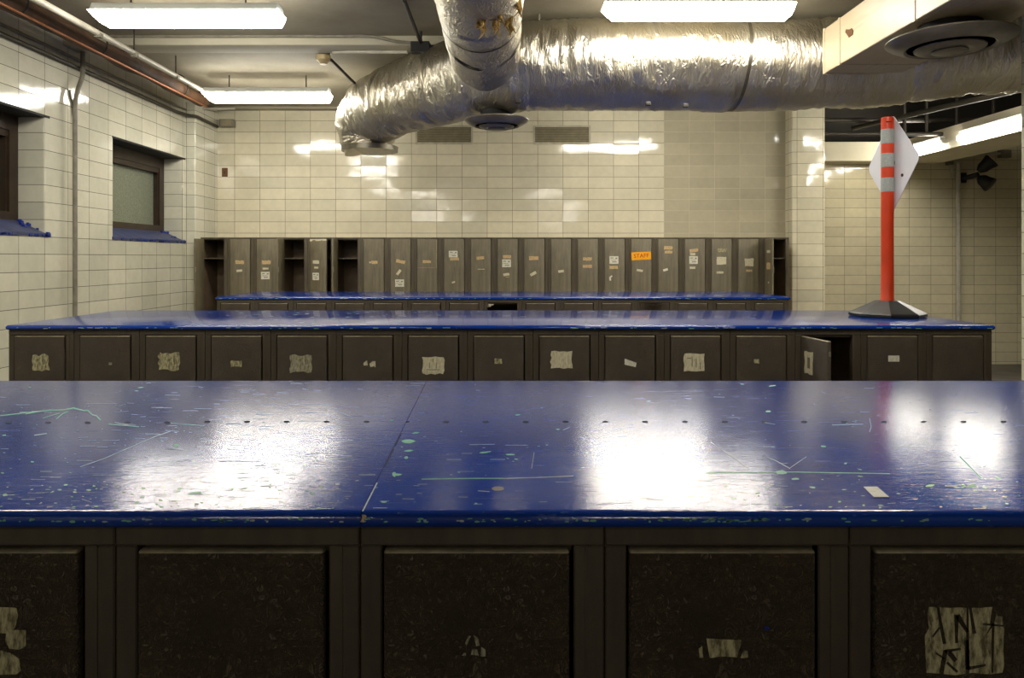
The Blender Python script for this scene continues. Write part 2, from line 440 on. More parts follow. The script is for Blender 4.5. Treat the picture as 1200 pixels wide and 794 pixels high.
def body_mesh(name, top, rail, depth, frame, inner, shelf=None):
    q = MB(); w = U-.0012; t = .006
    def pan(*a): q.box(*a, 1)
    pan(0, t, .004, depth, 0, top); pan(w-t, w, .004, depth, 0, top)
    pan(t, w-t, depth-t, depth, 0, top); pan(t, w-t, .004, depth-t, .10, .106); pan(t, w-t, .004, depth-t, top-t, top)
    q.box(0, DX0-.003, 0, .022, 0, top-rail, 0, .002, 1)
    q.box(DX0+DW+.0055, w, 0, .022, 0, top-rail, 0, .002, 1)
    q.box(DX0+DW+.0055, DX0+DW+.012, .006, .03, .1, top-rail)
    q.box(DX0+DW+.020, DX0+DW+.0225, -.0012, .004, .0, top-rail)
    q.box(0, w, -.0005, .022, top-rail, top, 0, .002, 1)
    q.box(DX0-.003, DX0+DW+.0055, 0, .022, 0, .085, 0)
    # door stop behind the opening
    q.box(DX0+.001, DX0+DW+.004, .016, .022, top-rail-.012, top-rail)
    if shelf: q.box(t, w-t, .03, depth-t, shelf-.012, shelf, 0)
    if shelf:
        q.tube([(.13, depth-.012, shelf-.10), (.13, depth-.05, shelf-.11), (.13, depth-.06, shelf-.085)], .004, 6, 0)
    return q.mesh(name, [frame, inner])
def door_mesh(name, top, mat, z0=.09):
    q = MB(); q.box(0, DW, -.005, .012, z0, top, 0, .0035, 2)
    for i, f in enumerate(q.f):                 # lighter top edge: wear plus light from above, put into the colour
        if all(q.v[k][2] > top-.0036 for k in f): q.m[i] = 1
    return q.mesh(name, [mat, M['edge_wear_light']], True, 50)

def jag(w, h, rnd, k=5, a=.08):
    pts = []
    c = [(-w/2,-h/2),(w/2,-h/2),(w/2,h/2),(-w/2,h/2)]
    for i in range(4):
        p, r = c[i], c[(i+1)%4]
        for j in range(k):
            t = j/k; d = (rnd.random()-.5)*2*a*min(w,h)
            x = p[0]+(r[0]-p[0])*t; y = p[1]+(r[1]-p[1])*t
            pts.append((x+d*(1 if i%2 else .3), y+d*(.3 if i%2 else 1)))
    return pts
def sticker(parent, x, z, w, h, kind, rot=0, y=-.0052, seed=0, name=None, marks=None):
    rnd = random.Random(seed); q = MB()
    a = {'residue':.09,'residue_grey':.07,'tan':.07,'cream':.05,'label_white':.015,'amber':0}.get(kind,.05)
    pts = jag(w, h, rnd, 5 if a else 1, a)
    c, s = math.cos(rot), math.sin(rot)
    R = lambda p: (x + p[0]*c - p[1]*s, z + p[0]*s + p[1]*c)
    q.xz([R(p) for p in pts], y-.0006, y+.0004, 0)
    for (kx, kz, kw, kh) in (marks or []):
        q.xz([R((kx*w+i*kw*w/2, kz*h+j*kh*h/2)) for i, j in ((-1,-1),(1,-1),(1,1),(-1,1))], y-.0009, y, 1)
    nm = name or {'residue':'glue_residue','residue_grey':'glue_residue','tan':'tape_strip','cream':'tape_strip','label_white':'paper_label'}[kind]
    return q.build(nm, [M[kind], M['ink']], parent)

bench_body = body_mesh('bench_locker_body', T-.0225, .0455-.0225, .93, M['frame'], M['inside'])
bench_door = door_mesh('bench_locker_door', T-.0495, M['door'])
BX = -2.316                 # left end of all benches
def locker(name, label, group, x, y, bmesh_, dmesh, angle=0, nodoor=False, cat='locker'):
    r = thing(name, label, cat, (x, y, 0), group)
    link('body', bmesh_, r)
    d = None
    if not nodoor: d = link('door', dmesh, r, (DX0, 0, 0), (0, 0, -math.radians(angle)))
    return r, d

# nearest bench: five units show
Y1, Y2, Y3, Y4 = .9133, 3.411, 5.864, 8.361
near_labels = {5:'dark wrinkle-painted locker under nearest blue worktop at its left end, lumpy glue patch on door',
 6:'dark locker under nearest blue worktop whose door has no glue residue at all',
 7:'dark locker in the middle under nearest worktop with tiny scraps of residue low on door',
 8:'dark locker under nearest worktop with small pale trapezoid of residue and blue paint speck',
 9:'dark locker under nearest worktop with big square scratched glue patch, at far right'}
g = 'lockers under the nearest blue worktop'
near = {}
for k, lb in near_labels.items():
    near[k] = locker('bench_locker', lb, g, BX+k*U, Y1, bench_body, bench_door)
def dloc(k, px, py, Y, x0=BX):    # pixel -> door coordinates of unit k
    p = at(px, py, Y-.006); return p.x - (x0 + k*U + DX0), p.z
def pxpoly(door, k, Y, polys, name, mats, x0=BX, y=-.0052):
    q = MB()
    for mi, pts, lift in polys:
        q.xz([dloc(k, a, b, Y, x0) for a, b in pts], y-.0004-lift, y+.0004, mi)
    return q.build(name, mats, door)
D = near[5][1]
pxpoly(D, 5, Y1, [(0, [(-34,716),(-10,711),(19,712),(21,722),(17,736),(8,742),(-34,741)], 0), (0, [(7,742),(12,738),(30,738),(30,757),(22,761),(11,760),(6,752)], .0001), (0, [(-34,764),(0,762),(12,765),(22,772),(24,786),(19,790),(-34,791)], 0)], 'glue_residue', [M['residue']])
D = near[7][1]
pxpoly(D, 7, Y1, [(0, [(549,745),(552,745),(547,756),(545,753)], 0), (0, [(555,744),(560,747),(562,756),(558,757)], 0), (0, [(553,761),(559,761),(561,768),(552,767)], 0), (0, [(543,765),(546,765),(546,768),(542,768)], 0), (0, [(564,758),(569,761),(569,769),(563,769)], 0)], 'glue_residue', [M['residue_grey']])
D = near[8][1]
pxpoly(D, 8, Y1, [(0, [(828,748),(845,749),(869,750),(868,756),(864,770),(845,769),(832,771),(830,760)], 0), (0, [(819,760),(823,757),(824,770),(820,771)], 0), (0, [(871,763),(876,762),(877,770),(868,771)], 0)], 'glue_residue', [M['residue']])
pxpoly(D, 8, Y1, [(0, [(896,733),(899,734),(903,737),(899,738),(896,738)], 0)], 'blue_paint_speck', [M['sill_blue']])
D = near[9][1]
sc = []
def strip(a, b, w, w2=None):
    w2 = w2 or w
    dx, dy = b[0]-a[0], b[1]-a[1]; L = math.hypot(dx, dy); nx, ny = -dy/L, dx/L
    return (1, [(a[0]+nx*w/2, a[1]+ny*w/2), (b[0]+nx*w2/2, b[1]+ny*w2/2), (b[0]-nx*w2/2, b[1]-ny*w2/2), (a[0]-nx*w/2, a[1]-ny*w/2)], .0005)
for a in [((1099,709),(1102,728),3,3.5),((1102,728),(1107,754),3.5,4),((1121,720),(1121,753),5,3),((1122,721),(1134,740),6,4),((1134,710),(1134,790),2,4),((1137,712),(1142,742),3,4),((1101,735),(1093,746),2,2),
          ((1108,762),(1103,790),5,5),((1107,763),(1126,760),4,2),((1112,764),(1120,774),6,5),((1110,776),(1122,787),3,3),((1133,750),(1134,784),5,5),((1134,783),(1155,779),4,2),((1167,709),(1162,732),7,4),((1152,731),(1176,733),2,2),((1164,730),(1163,788),3,2),((1097,765),(1106,771),2,2),((1162,733),(1157,742),2,1)]:
    sc.append(strip(*a))
rnd = random.Random(3)
out = [(1089,711)]+[(1089+i*12,711+rnd.random()*2) for i in range(1,7)]+[(1167,711),(1169,722),(1175,722),(1177,738),(1176,760),(1177,780),(1175,788),(1160,790),(1140,788),(1120,791),(1100,789),(1086,788),(1085,770),(1084,745),(1089,736),(1087,722)]
pxpoly(D, 9, Y1, [(0, out, 0)] + sc, 'glue_residue', [M['residue'], M['door']])

# middle bench: fifteen units
mid_labels = [
 'leftmost locker of middle bench with faint scraped glue patch',
 'second locker from left end of middle bench, bare door with one tiny pale fleck',
 'third locker from left end of middle bench with frayed square glue patch',
 'fourth locker from left end of middle bench with small low mound of residue',
 'fifth locker from left end of middle bench with solid pale square patch',
 'sixth locker from left end of middle bench with three small scraps of residue',
 'seventh locker from left end of middle bench with square label marked by triangular scratches',
 'eighth locker from left, central on middle bench, with faint tiny torn scrap',
 'ninth locker from left on middle bench with square patch and bright tear in it',
 'tenth locker from left on middle bench with small tilted white scrap',
 'eleventh locker from left on middle bench with square patch scored by dark scratches',
 'middle bench locker just left of the open one, with faint speck on door',
 'open locker of middle bench, door swung out and dark inside showing',
 'middle bench locker just right of the open one, small white tape on door',
 'rightmost locker of middle bench with plain closed door']
mid = []
for k, lb in enumerate(mid_labels):
    mid.append(locker('bench_locker', lb, 'lockers of the middle blue-topped bench', BX+k*U, Y2, bench_body, bench_door, 84 if k == 12 else 0))
ms = [(0,47.5,425,19,18,'residue'),(1,129,426,4,3,'residue_grey'),(2,198,423,24,20,'residue'),(3,277,426,13,7,'residue'),(4,352.5,426,25,20,'residue_grey'),
      (6,507.5,428,25,20,'cream'),(7,584,423,9,6,'residue'),(8,658,421.5,25,20,'cream'),(10,813.5,424.5,24,20,'cream'),(11,887,423,6,5,'residue'),(13,1047.5,420,13,7,'label_white')]
for j, (k, px, py, w, h, kd) in enumerate(ms):
    x, z = dloc(k, px, py, Y2); s_ = Y2/F
    mk = None
    if k == 6: mk = [(0,-.25,.6,.04),(-.15,0,.03,.35),(.15,0,.03,.35),(0,.3,.03,.2)]
    if k == 10: mk = [(-.1,.05,.04,.6),(.1,-.05,.04,.5),(.3,-.2,.04,.4),(-.25,.25,.2,.04)]
    if k == 4: mk = None
    sticker(mid[k][1], x, z, w*s_, h*s_, kd, 0, seed=j+10, marks=mk, name='paper_label' if k in (6,13) else None)
pxpoly(mid[5][1], 5, Y2, [(0, [(426,425),(430,422),(431,428),(426,428)], 0), (0, [(433,426),(437,423),(438,429),(434,430)], 0), (0, [(436,423),(440,423),(440,430),(439,430)], 0)], 'glue_residue', [M['cream']])
pxpoly(mid[9][1], 9, Y2, [(0, [(732,420),(735,421),(746,425),(745,430),(732,427)], 0)], 'paper_label', [M['label_white']])
sticker(mid[12][1], .072, T-.165, .075, .10, 'cream', seed=44, name='glue_residue', marks=[(0,0,.3,.5)])
MB().box(DW-.006, DW+.001, .0, .010, T-.115, T-.095).build('latch', M['worn'], mid[12][1])

# farthest bench: fifteen units, one without door, one bent
ordn = ['leftmost','second','third','fourth','fifth','sixth','seventh','eighth','ninth','tenth','eleventh','twelfth','thirteenth','fourteenth','rightmost']
for k in range(15):
    if k == 0: lb = 'leftmost locker of the farthest bench, only its top strip showing'
    elif k == 14: lb = 'rightmost locker of the farthest bench, only its top strip showing'
    elif k == 7: lb = 'central locker of the farthest bench, door missing so it gapes dark'
    elif k == 11: lb = 'twelfth locker from left of the farthest bench, top of door bent outward'
    else: lb = ordn[k] + ' locker from left of the farthest bench, closed door, top strip showing'
    r, d = locker('bench_locker', lb, 'lockers of the farthest blue-topped bench', BX+k*U, Y3, bench_body, bench_door, nodoor=(k in (7, 11)))
    if k == 11:
        q = MB(); z = T-.0495; prof = [(.09,0),(z-.12,0),(z-.05,-.012),(z-.008,-.045),(z,-.058)]
        vs = []; N = 9
        for (zz, yy) in prof:
            for i in range(N):
                t = i/(N-1); bend = math.exp(-((t-.45)/.28)**2)
                vs.append((t*DW, yy*bend-.004, zz - .010*bend*(zz > z-.03)))
        fs = [(j*N+i, j*N+i+1, (j+1)*N+i+1, (j+1)*N+i) for j in range(len(prof)-1) for i in range(N-1)]
        q.add(vs, fs); vs2 = [(a, b+.012, c) for a, b, c in vs]; q.add(vs2, [f[::-1] for f in fs])
        o = len(prof)-1
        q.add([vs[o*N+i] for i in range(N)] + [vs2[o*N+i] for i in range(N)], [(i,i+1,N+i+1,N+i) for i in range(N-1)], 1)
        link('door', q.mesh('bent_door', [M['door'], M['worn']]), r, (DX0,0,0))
    if k == 7:
        q = MB(); q.add([(DX0,-.002,T-.052),(DX0+.05,-.02,T-.056),(DX0+.02,-.02,T-.075),(DX0,-.004,T-.08)], [(0,1,2,3)]); q.build('torn_door_corner', M['worn'], r)

# ------------------------------------------------------------------ worktops
def board(x0, x1, y0, y1, skew0=0, skew1=0):
    def sel(c, d):
        if skew0 and abs(c.x-x0) < 1e-4: return False
        if skew1 and abs(c.x-x1) < 1e-4: return False
        return abs(d.z) < .5 or (not skew0 and abs(c.x-x0) < 1e-4) or (not skew1 and abs(c.x-x1) < 1e-4)
    q = MB(); q.box(x0, x1, y0, y1, T-.0215, T, 0, .0104, 5, sel)
    out = []
    for v in q.v:
        x, y, z = v
        t = (y-y0)/(y1-y0)
        if abs(x-x0) < .03: x += skew0*t
        elif abs(x-x1) < .03: x += skew1*t
        out.append((x, y, z))
    q.v = out; return q
def topt(px, py):
    Y = F*.3126/(py-CY); return ((px-CX)*Y/F, Y)
DEP = .974
def nose(px, py): # point on the front nose of the nearest worktop
    return ((px-CX)*.903/F, H-(py-CY-1.5)*.903/F)
EX0, EX1 = BX-.012, BX+15*U+.012
# nearest
y0 = Y1-.0105
bt = thing('bench_worktop', 'glossy blue painted worktop of the nearest bench, chipped and scratched', 'worktop', (0,0,0))
chipsL, chipsR = [], []
rnd = random.Random(11)
def blob(cx, cy, w, h, rot=0, n=9, rough=.35):
    pts = []
    for i in range(n):
        a = 2*PI*i/n; r = 1-rough*rnd.random()
        x, y = w/2*math.cos(a)*r, h/2*math.sin(a)*r
        c, s = math.cos(rot), math.sin(rot)
        pts.append((cx+x*c-y*s, cy+x*s+y*c))
    return [topt(*p) for p in pts]
def line(pts, w):
    out = []
    for i in range(len(pts)-1):
        a, b = pts[i], pts[i+1]; L = math.hypot(b[0]-a[0], b[1]-a[1]); nx, ny = -(b[1]-a[1])/L*w/2, (b[0]-a[0])/L*w/2
        out.append([topt(a[0]+nx,a[1]+ny), topt(b[0]+nx,b[1]+ny), topt(b[0]-nx,b[1]-ny), topt(a[0]-nx,a[1]-ny)])
    return out
items = []   # (mat index, polygon, px x)
def add(mi, polys):
    for p in polys: items.append((mi, p))
# long cracks and scratches
add(1, line([(0,487),(30,483.5),(55,481),(75,480),(86,478)], 1.3)); add(1, line([(86,478),(98,481),(103,481),(108,486),(113,487),(118,492.5)], 1.5))
add(1, line([(66,491),(73,485),(80,482)], 1.2)); add(1, line([(50,490),(70,484)], .9)); add(1, line([(30,485),(60,480)], 1))
add(2, line([(94,547),(120,538),(150,525),(180,512),(200,505)], .8)); add(2, line([(40,510),(55,508)], 1.2))
add(1, line([(494,561.5),(520,561),(555,560.5),(590,560.5)], 1.1)); add(2, line([(590,560.5),(640,559),(672,557.5)], .8))
add(1, line([(828,553.5),(880,553.5),(930,553),(985,554),(1043,555)], 1.0)); add(2, line([(833,518),(880,551)], .6)); add(2, line([(893,533),(908,539),(926,549)], .9)); add(2, line([(926,548),(945,535)], .7))
add(2, line([(1019,490),(1021,500),(1019,506)], .7)); add(2, line([(975,498),(1012,497)], .8))
add(2, line([(550,521),(580,520.5)], .6)); add(2, line([(626,530),(623,549)], .5)); add(2, line([(560,575),(574,576)], .7))
add(1, line([(1125,535),(1150,560)], 1)); add(2, line([(395,482),(412,488)], .8)); add(1, line([(127,497),(140,498),(163,500)], .9)); add(1, line([(200,495.5),(240,499)], .6))
# teal blobs
for (cx, cy, w, h) in [(479,517,20,6),(487,507,10,2.5),(479,528,12,2.5),(476,536,6,4.5),(465,556,14,3.5),(462,556,5,8),(569,530,16,2.5),(598,532.5,13,2.2),(605,538,6,1.6),(607,486,8,2),(654,503,6,2),
     (206,522,8,5),(6,580,8,3.5),(228,578,22,3),(459,492,6,2),(915,553,18,5),(932,561,12,3),(952,571,10,3),(900,482,8,3),(965,523,8,2.5),(991,543,4,2.5),(1008,550,6,1.6),(1008,558,9,1.2),(1139,569,12,4),(1120,571,5,2),(1090,569,12,3),(984,588,5,2.5),(1012,592,4,3),(1032,592,8,2),(1009,596,8,2),(888,578,8,2.5),(905,452,10,1.8),
     (168,572,6,2.5),(188,586,6,3),(200,598,6,1.5),(104,574,7,2.4),(88,574,4,2),(38,541,6,2),(165,454,8,1.6),(160,458,6,1),(35,454,5,1.2),(5,510,6,2),(3,554,5,1.6),(1170,560,6,2),(450,588,8,2.5),(546,596,5,2.5),(558,590,4,2),(1180,590,6,2),(818,590,4,1.5),(760,470,6,1.2),(742,476,4,1),(870,450,7,1.2)]:
    add(1, [blob(cx, cy, w, h, (rnd.random()-.5)*.3)])
for k in range(330):
    if rnd.random() < .6: cx, cy = rnd.uniform(0, 440), 448 + 150*rnd.random()**.8
    else: cx, cy = rnd.uniform(440, 1200), 448 + 150*rnd.random()
    if 500 < cx < 800 and rnd.random() < .55: continue
    s_ = (cy-CY)/300
    add(2 if rnd.random() < .55 else 1, [blob(cx, cy, rnd.uniform(1.5, 7)*s_, rnd.uniform(.6, 1.4)*s_, (rnd.random()-.5)*.5, 7)])
for k in range(300):                        # fine rubbed streaks along the grain
    cx = rnd.uniform(0, 1200) if rnd.random() < .5 else rnd.gauss(260, 130); cy = 448 + 150*rnd.random()**.8
    if 430 < cx < 800 and rnd.random() < .6: continue
    L = rnd.uniform(3, 20)*(2 if rnd.random() < .1 else 1); dy = (rnd.random()-.5)*(8 if rnd.random() < .12 else .8)
    add(2, line([(cx, cy), (cx+L, cy+dy)], rnd.uniform(.25, .55)))
for k in range(70):
    cx, cy = rnd.uniform(0, 420), rnd.uniform(565, 596)
    if rnd.random() < .3: cx = rnd.uniform(800, 1200)
    add(1 if rnd.random() < .6 else 2, [blob(cx, cy, rnd.uniform(2, 9), rnd.uniform(1, 2.5), 0, 7)])
add(4, [blob(583.5, 572.5, 16, 5.5, 0, 12, .12)])
# row of countersunk holes
for k in range(31):
    px = 9.5 + k*46.65
    if 0 < px < 1250: add(3, [blob(px, 494+(1 if k < 5 else 0), 8, 2.4, 0, 10, .2)])
sx = lambda Y: -.1796 + (Y-.893)*(-.204+.1796)/.974
def fill(q, left):
    for n_, (mi, P) in enumerate(items):
        cxm = sum(p[0] for p in P)/len(P); cym = sum(p[1] for p in P)/len(P)
        if (cxm < sx(cym)) != left: continue
        if any(not (y0+.009 < p[1] < y0+DEP-.009) for p in P): continue
        if left: P = [(min(p[0], sx(p[1])-.001), p[1]) for p in P]
        else: P = [(max(p[0], sx(p[1])+.001), p[1]) for p in P]
        z = T + .00025 + (n_ % 7)*.00003
        q.add([(p[0], p[1], z) for p in P], [tuple(range(len(P)))], mi)
    # chips on the nose
    r2 = random.Random(5 if left else 9)
    for n_ in range(34 if left else 95):
        px = r2.uniform(0, 418) if left else r2.uniform(425, 1200)
        if not left and r2.random() < .35: px = r2.uniform(800, 900)
        py = r2.uniform(608.5, 612.5); w, h = r2.uniform(1.5, 6), r2.uniform(1, 3)
        pts = []
        for i in range(7):
            a = 2*PI*i/7; r = 1-.4*r2.random(); pts.append(nose(px+w*math.cos(a)*r, py+h*math.sin(a)*r*.6))
        q.add([(p[0], y0-.0004, p[1]) for p in pts], [tuple(range(7))], 1 if r2.random() < .75 else 2)
mats = [M['blue'], M['teal'], M['pale'], M['dark_hole'], M['grey_chip'], M['tan']]
q = board(EX0, -.1801, y0, y0+DEP, 0, -.0244); fill(q, True); q.build('board', mats, bt, True, ang=60)
q = board(-.1791, EX1, y0, y0+DEP, -.0244, 0); fill(q, False)
for (a, b, mi) in [((-.1788,.905),(-.1812,1.02),2), ((-.1835,1.10),(-.186,1.2),3), ((-.1865,1.22),(-.1885,1.30),3)]:
    q.add([(a[0], a[1], T+.0004), (a[0]+.0018, a[1], T+.0004), (b[0]+.0018, b[1], T+.0004), (b[0], b[1], T+.0004)], [(0,1,2,3)], mi)
pts = [nose(*p) for p in [(423,612),(425,607),(424,604),(428,604),(430,606),(427,609),(427,613)]]
q.add([(p[0], y0-.0006, p[1]) for p in pts], [tuple(range(len(pts)))], 5)
q.build('board', mats, bt, True, ang=60)
# paper scrap on it
q = MB(); P = [topt(1012,571),(topt(1028,571)), topt(1042,583), topt(1024,583)]
q.prism(P, T+.0006, T+.0014); q.prism([(a*.5+P[0][0]*.5, b*.5+P[0][1]*.5) for a, b in [(P[1][0],P[1][1]),(P[2][0],P[2][1]),(P[3][0],P[3][1])]], T+.0014, T+.0017, 0)
tag(q.build('paper_scrap', M['paper']), 'small white slanted scrap of paper lying on the nearest blue worktop', 'paper')
# middle and farthest
for Yf, lb, sd in ((Y2, 'glossy blue painted worktop of the middle bench, traffic post standing on it', 1), (Y3, 'narrow-looking blue worktop of the farthest bench before the tall lockers', 2)):
    r2 = random.Random(sd); q = board(EX0, EX1, Yf-.0105, Yf-.0105+DEP)
    for k in range(150):
        x, y = r2.uniform(EX0+.02, EX1-.02), r2.uniform(Yf-.005, Yf+DEP-.05); w, h = r2.uniform(.003, .022), r2.uniform(.002, .010)
        if r2.random() < .4: x = r2.uniform(-1.6, -.3)
        pts = [(x+w*math.cos(a*PI/3)*(.6+.4*r2.random()), y+h*math.sin(a*PI/3)*(.6+.4*r2.random())) for a in range(6)]
        q.add([(a, b, T+.0003+(k%5)*.00004) for a, b in pts], [tuple(range(6))], 2 if r2.random() < .85 else 1)
    for k in range(70):
        x = r2.uniform(EX0+.02, EX1-.02); w, z = r2.uniform(.004, .03), T-.012+.012*r2.random()-.003
        z = min(z, T-.0107)
        q.add([(x-w/2, Yf-.0109, z-.002), (x+w/2, Yf-.0109, z-.002), (x+w/2, Yf-.0109, z+.001), (x-w/2, Yf-.0109, z+.0015)], [(0,1,2,3)], 2 if r2.random() < .6 else 1)
    tag(q.build('bench_worktop', [M['blue_far']]+mats[1:], None, True, ang=60), lb, 'worktop')

# ------------------------------------------------------------------ tall lockers
TT = H + .233
tall_body = body_mesh('tall_locker_body', TT, .016, .478, M['tall_frame'], M['inside'], shelf=H+.0)
tall_door = door_mesh('tall_locker_door', TT-.0185, M['tall_door'])
TX = -3.490
def c6(x, y): return (220+x/4.18, 260+y/4.18)
def c7(x, y): return (440+x/4.18, 260+y/4.18)
def c8(x, y): return (690+x/4.18, 260+y/4.18)
W = 'label_white'
st = {2:[(c6(254,197),42,18,'tan',0),(c6(253,238),28,11,'cream',.1)],
 3:[(c6(384,197),44,18,'tan',0),(c6(381,228),28,9,'cream',0),(c6(380,262),42,36,W,0)],
 5:[(c6(637,196),38,16,'cream',0),(c6(639,223),24,9,'cream',0),(c6(636,266),38,36,W,0)],
 7:[(c6(914,197),30,16,'tan',0),(c6(893,198),8,8,'cream',0)],
 8:[(c7(123,194),44,16,'tan',-.2),(c7(114,246),30,13,'cream',.9),(c7(118,299),43,36,W,0)],
 9:[(c7(251,194),40,14,'tan',0)],
 10:[(c7(381,157),43,32,W,0),(c7(387,181),44,14,'tan',0),(c7(382,295),16,8,'cream',.3)],
 11:[(c7(514,176),38,15,'tan',.1),(c7(518,231),34,3,'cream',0)],
 12:[(c7(645,170),40,15,'tan',0),(c7(642,202),43,38,W,0),(c7(641,257),30,13,'cream',.15),(c7(647,269),18,3,'tan',0)],
 13:[(c7(775,177),46,19,'tan',0),(c7(773,253),32,14,'cream',.5)],
 14:[(c7(909,241),28,12,'cream',.1)],
 15:[(c7(1038,181),44,16,'tan',0),(c7(1038,217),44,15,'tan',0)],
 16:[(c8(123,186),44,38,W,0),(c8(121,222),42,16,'tan',0),(c8(108,268),16,8,W,.7),(c8(105,280),8,14,W,.2)],
 17:[(c8(250,237),30,11,'cream',-.15)],
 18:[(c8(390,126),42,17,'tan',0),(c8(391,147),38,13,'tan',0),(c8(376,234),24,11,W,.3)],
 19:[(c8(515,139),42,15,'tan',.15),(c8(509,157),26,11,'cream',0),(c8(513,186),42,38,W,0),(c8(508,224),28,11,'cream',0)],
 20:[(c8(654,138),44,17,'residue',0),(c8(650,189),46,37,'cream',0),(c8(643,247),34,11,'cream',0)],
 21:[(c8(786,197),44,38,'cream',0),(c8(785,238),30,10,'tan',0)]}
tall_labels = [
 'leftmost tall locker on back wall, open with its door folded edge-on against pilaster',
 'second tall locker from left, closed with tan tape strip and small cream scrap',
 'third tall locker from left, closed, tape strips above a square white label',
 'fourth tall locker from left, wide open with shelf and dark inside showing',
 'fifth tall locker from left, door ajar with worn top edge and square label',
 'sixth tall locker from left, wide open next to the ajar door',
 'seventh tall locker from left, closed, one broken orange-tan tape strip only',
 'eighth tall locker from left, curved tan strip, slanted scrap and low square label',
 'ninth tall locker from left, single tan strip and pale line traced across door',
 'tenth tall locker from left, square label overlapping a tan strip near the top',
 'eleventh tall locker from left, torn tan scrap with thin pale dash below',
 'twelfth tall locker from left, tan strip touching square label, scrap and dash below',
 'thirteenth tall locker from left, tan strip high up and slanted cream scrap',
 'fourteenth tall locker from left, clean door with one small cream scrap',
 'fifteenth tall locker from left, two equal tan strips one above the other',
 'tall locker just left of the orange STAFF sign, square label over tan strip',
 'tall locker carrying the orange STAFF sign',
 'tall locker just right of the orange STAFF sign, two tan strips stacked high',
 'fourth tall locker from right end, column of four scraps and a label',
 'third tall locker from right end, greenish strip over square label and dash',
 'second tall locker from right end, square cream label over short tan strip',
 'rightmost tall locker, open with its door standing edge-on']
ang = {1: 91, 4: 90, 5: 24, 6: 90, 22: 89}
sm = [(-.22,.26,.34,.10),(.27,.22,.2,.16),(-.05,-.02,.6,.05),(.06,-.24,.5,.10)]
for k in range(1, 23):
    x0 = TX+(k-1)*U
    r, d = locker('tall_locker', tall_labels[k-1], 'tall lockers along the back wall', x0, Y4, tall_body, tall_door, ang.get(k, 0))
    for j, ((px, py), w, h, kd, rot) in enumerate(st.get(k, [])):
        p = at(px, py, Y4-.006); x = p.x-(x0+DX0)
        if k == 5: x = DW/2 + (x-DW/2)*1.1
        s_ = Y4/F/4.18
        sticker(d, x, p.z, w*s_, h*s_, kd, rot, seed=k*10+j, marks=sm if kd == W and w > 35 else None)
    if k in (1, 4, 6, 22):
        MB().box(DW-.02, DW+.002, .010, .016, H-.16, H-.10).build('latch', M['worn'], d)
    if k == 22:
        for j, (z, w, h, kd) in enumerate([(at(900,294.5,8.2).z,.10,.03,'cream'),(at(900,311.5,8.2).z,.10,.075,'tan'),(at(900,331,8.2).z,.03,.02,W)]):
            sticker(d, .12, z, w, h, kd, seed=900+j)
    if k == 5:
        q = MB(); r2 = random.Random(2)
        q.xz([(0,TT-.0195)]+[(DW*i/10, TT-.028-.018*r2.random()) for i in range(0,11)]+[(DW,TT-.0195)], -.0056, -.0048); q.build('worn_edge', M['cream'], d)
    if k == 9:
        q = MB(); zz = at(0, 313.5, Y4).z
        q.box(0.004, DW-.03, -.0056, -.0048, zz-.001, zz+.001); q.box(DW-.013, DW-.009, -.0056, -.0048, zz, TT-.03); q.build('pale_outline', M['tan'], d)
    if k == 17:
        p = at(751.5, 299.7, Y4-.006); q = MB(); x, z = p.x-(x0+DX0), p.z; c, s = math.cos(.045), math.sin(.045)
        R = lambda a, b: (x+a*c-b*s, z+a*s+b*c)
        q.xz([R(*a) for a in ((-.112,-.046),(.112,-.046),(.112,.046),(-.112,.046))], -.0062, -.0052, 0)
        cu = bpy.data.curves.new('staff_text', 'FONT'); cu.body = 'STAFF'; cu.size = .062; cu.align_x = 'CENTER'; cu.align_y = 'CENTER'; cu.offset = .0006; cu.space_character = 1.05
        to = link('staff_text', cu); bpy.context.view_layer.update()
        tm = bpy.data.meshes.new_from_object(to.evaluated_get(bpy.context.evaluated_depsgraph_get()))
        bpy.data.objects.remove(to)
        q.add([(R(v.co.x, v.co.y)[0], -.0065, R(v.co.x, v.co.y)[1]) for v in tm.vertices], [tuple(p_.vertices) for p_ in tm.polygons], 1)
        q.build('staff_sign', [M['amber'], M['red_ink']], d)['label'] = 'orange sign reading STAFF in red'

# ------------------------------------------------------------------ traffic post on the middle bench
px_, py_ = 2.048, 3.95
r = thing('traffic_delineator', 'orange traffic post with grey reflective bands standing on middle blue bench', 'traffic post', (px_, py_, T))
q = MB(); n = 8
def octo(rad, sq=.0): return [(rad*math.cos(2*PI*(i+.5)/n)/math.cos(PI/n), rad*math.sin(2*PI*(i+.5)/n)/math.cos(PI/n)) for i in range(n)]
rings = [(.166, .0005), (.176, .003), (.176, .016), (.168, .022), (.062, .080), (.054, .084), (.0, .084)]
vs = []
for rad, z in rings: vs += [(a, b, z) for a, b in octo(max(rad, .001))]
q.add(vs, [(i*n+k, i*n+(k+1)%n, (i+1)*n+(k+1)%n, (i+1)*n+k) for i in range(len(rings)-1) for k in range(n)] + [tuple(range(n))[::-1]])
q.build('base', M['rubber'], r)
zt = at(0, 137.5, py_).z - T
q = MB(); q.lathe([(.036, .082), (.036, .088), (.0325, .094), (.0315, .3), (.0315, zt-.012), (.0305, zt-.003), (.027, zt), (.0, zt)], n=32)
q.build('post', M['orange'], r, True)
for a, b in ((151.8,168.5),(180,196),(208.4,224.8)):
    za, zb_ = at(0, b, py_).z-T, at(0, a, py_).z-T
    MB().lathe([(.0316, za), (.0328, za+.001), (.0328, zb_-.001), (.0316, zb_)], n=32).build('reflective_band', M['reflect'], r, True)
MB().box(-.022, .006, -.0335, -.029, zt-.030, zt-.026).build('cap_slot', M['black_metal'], r)
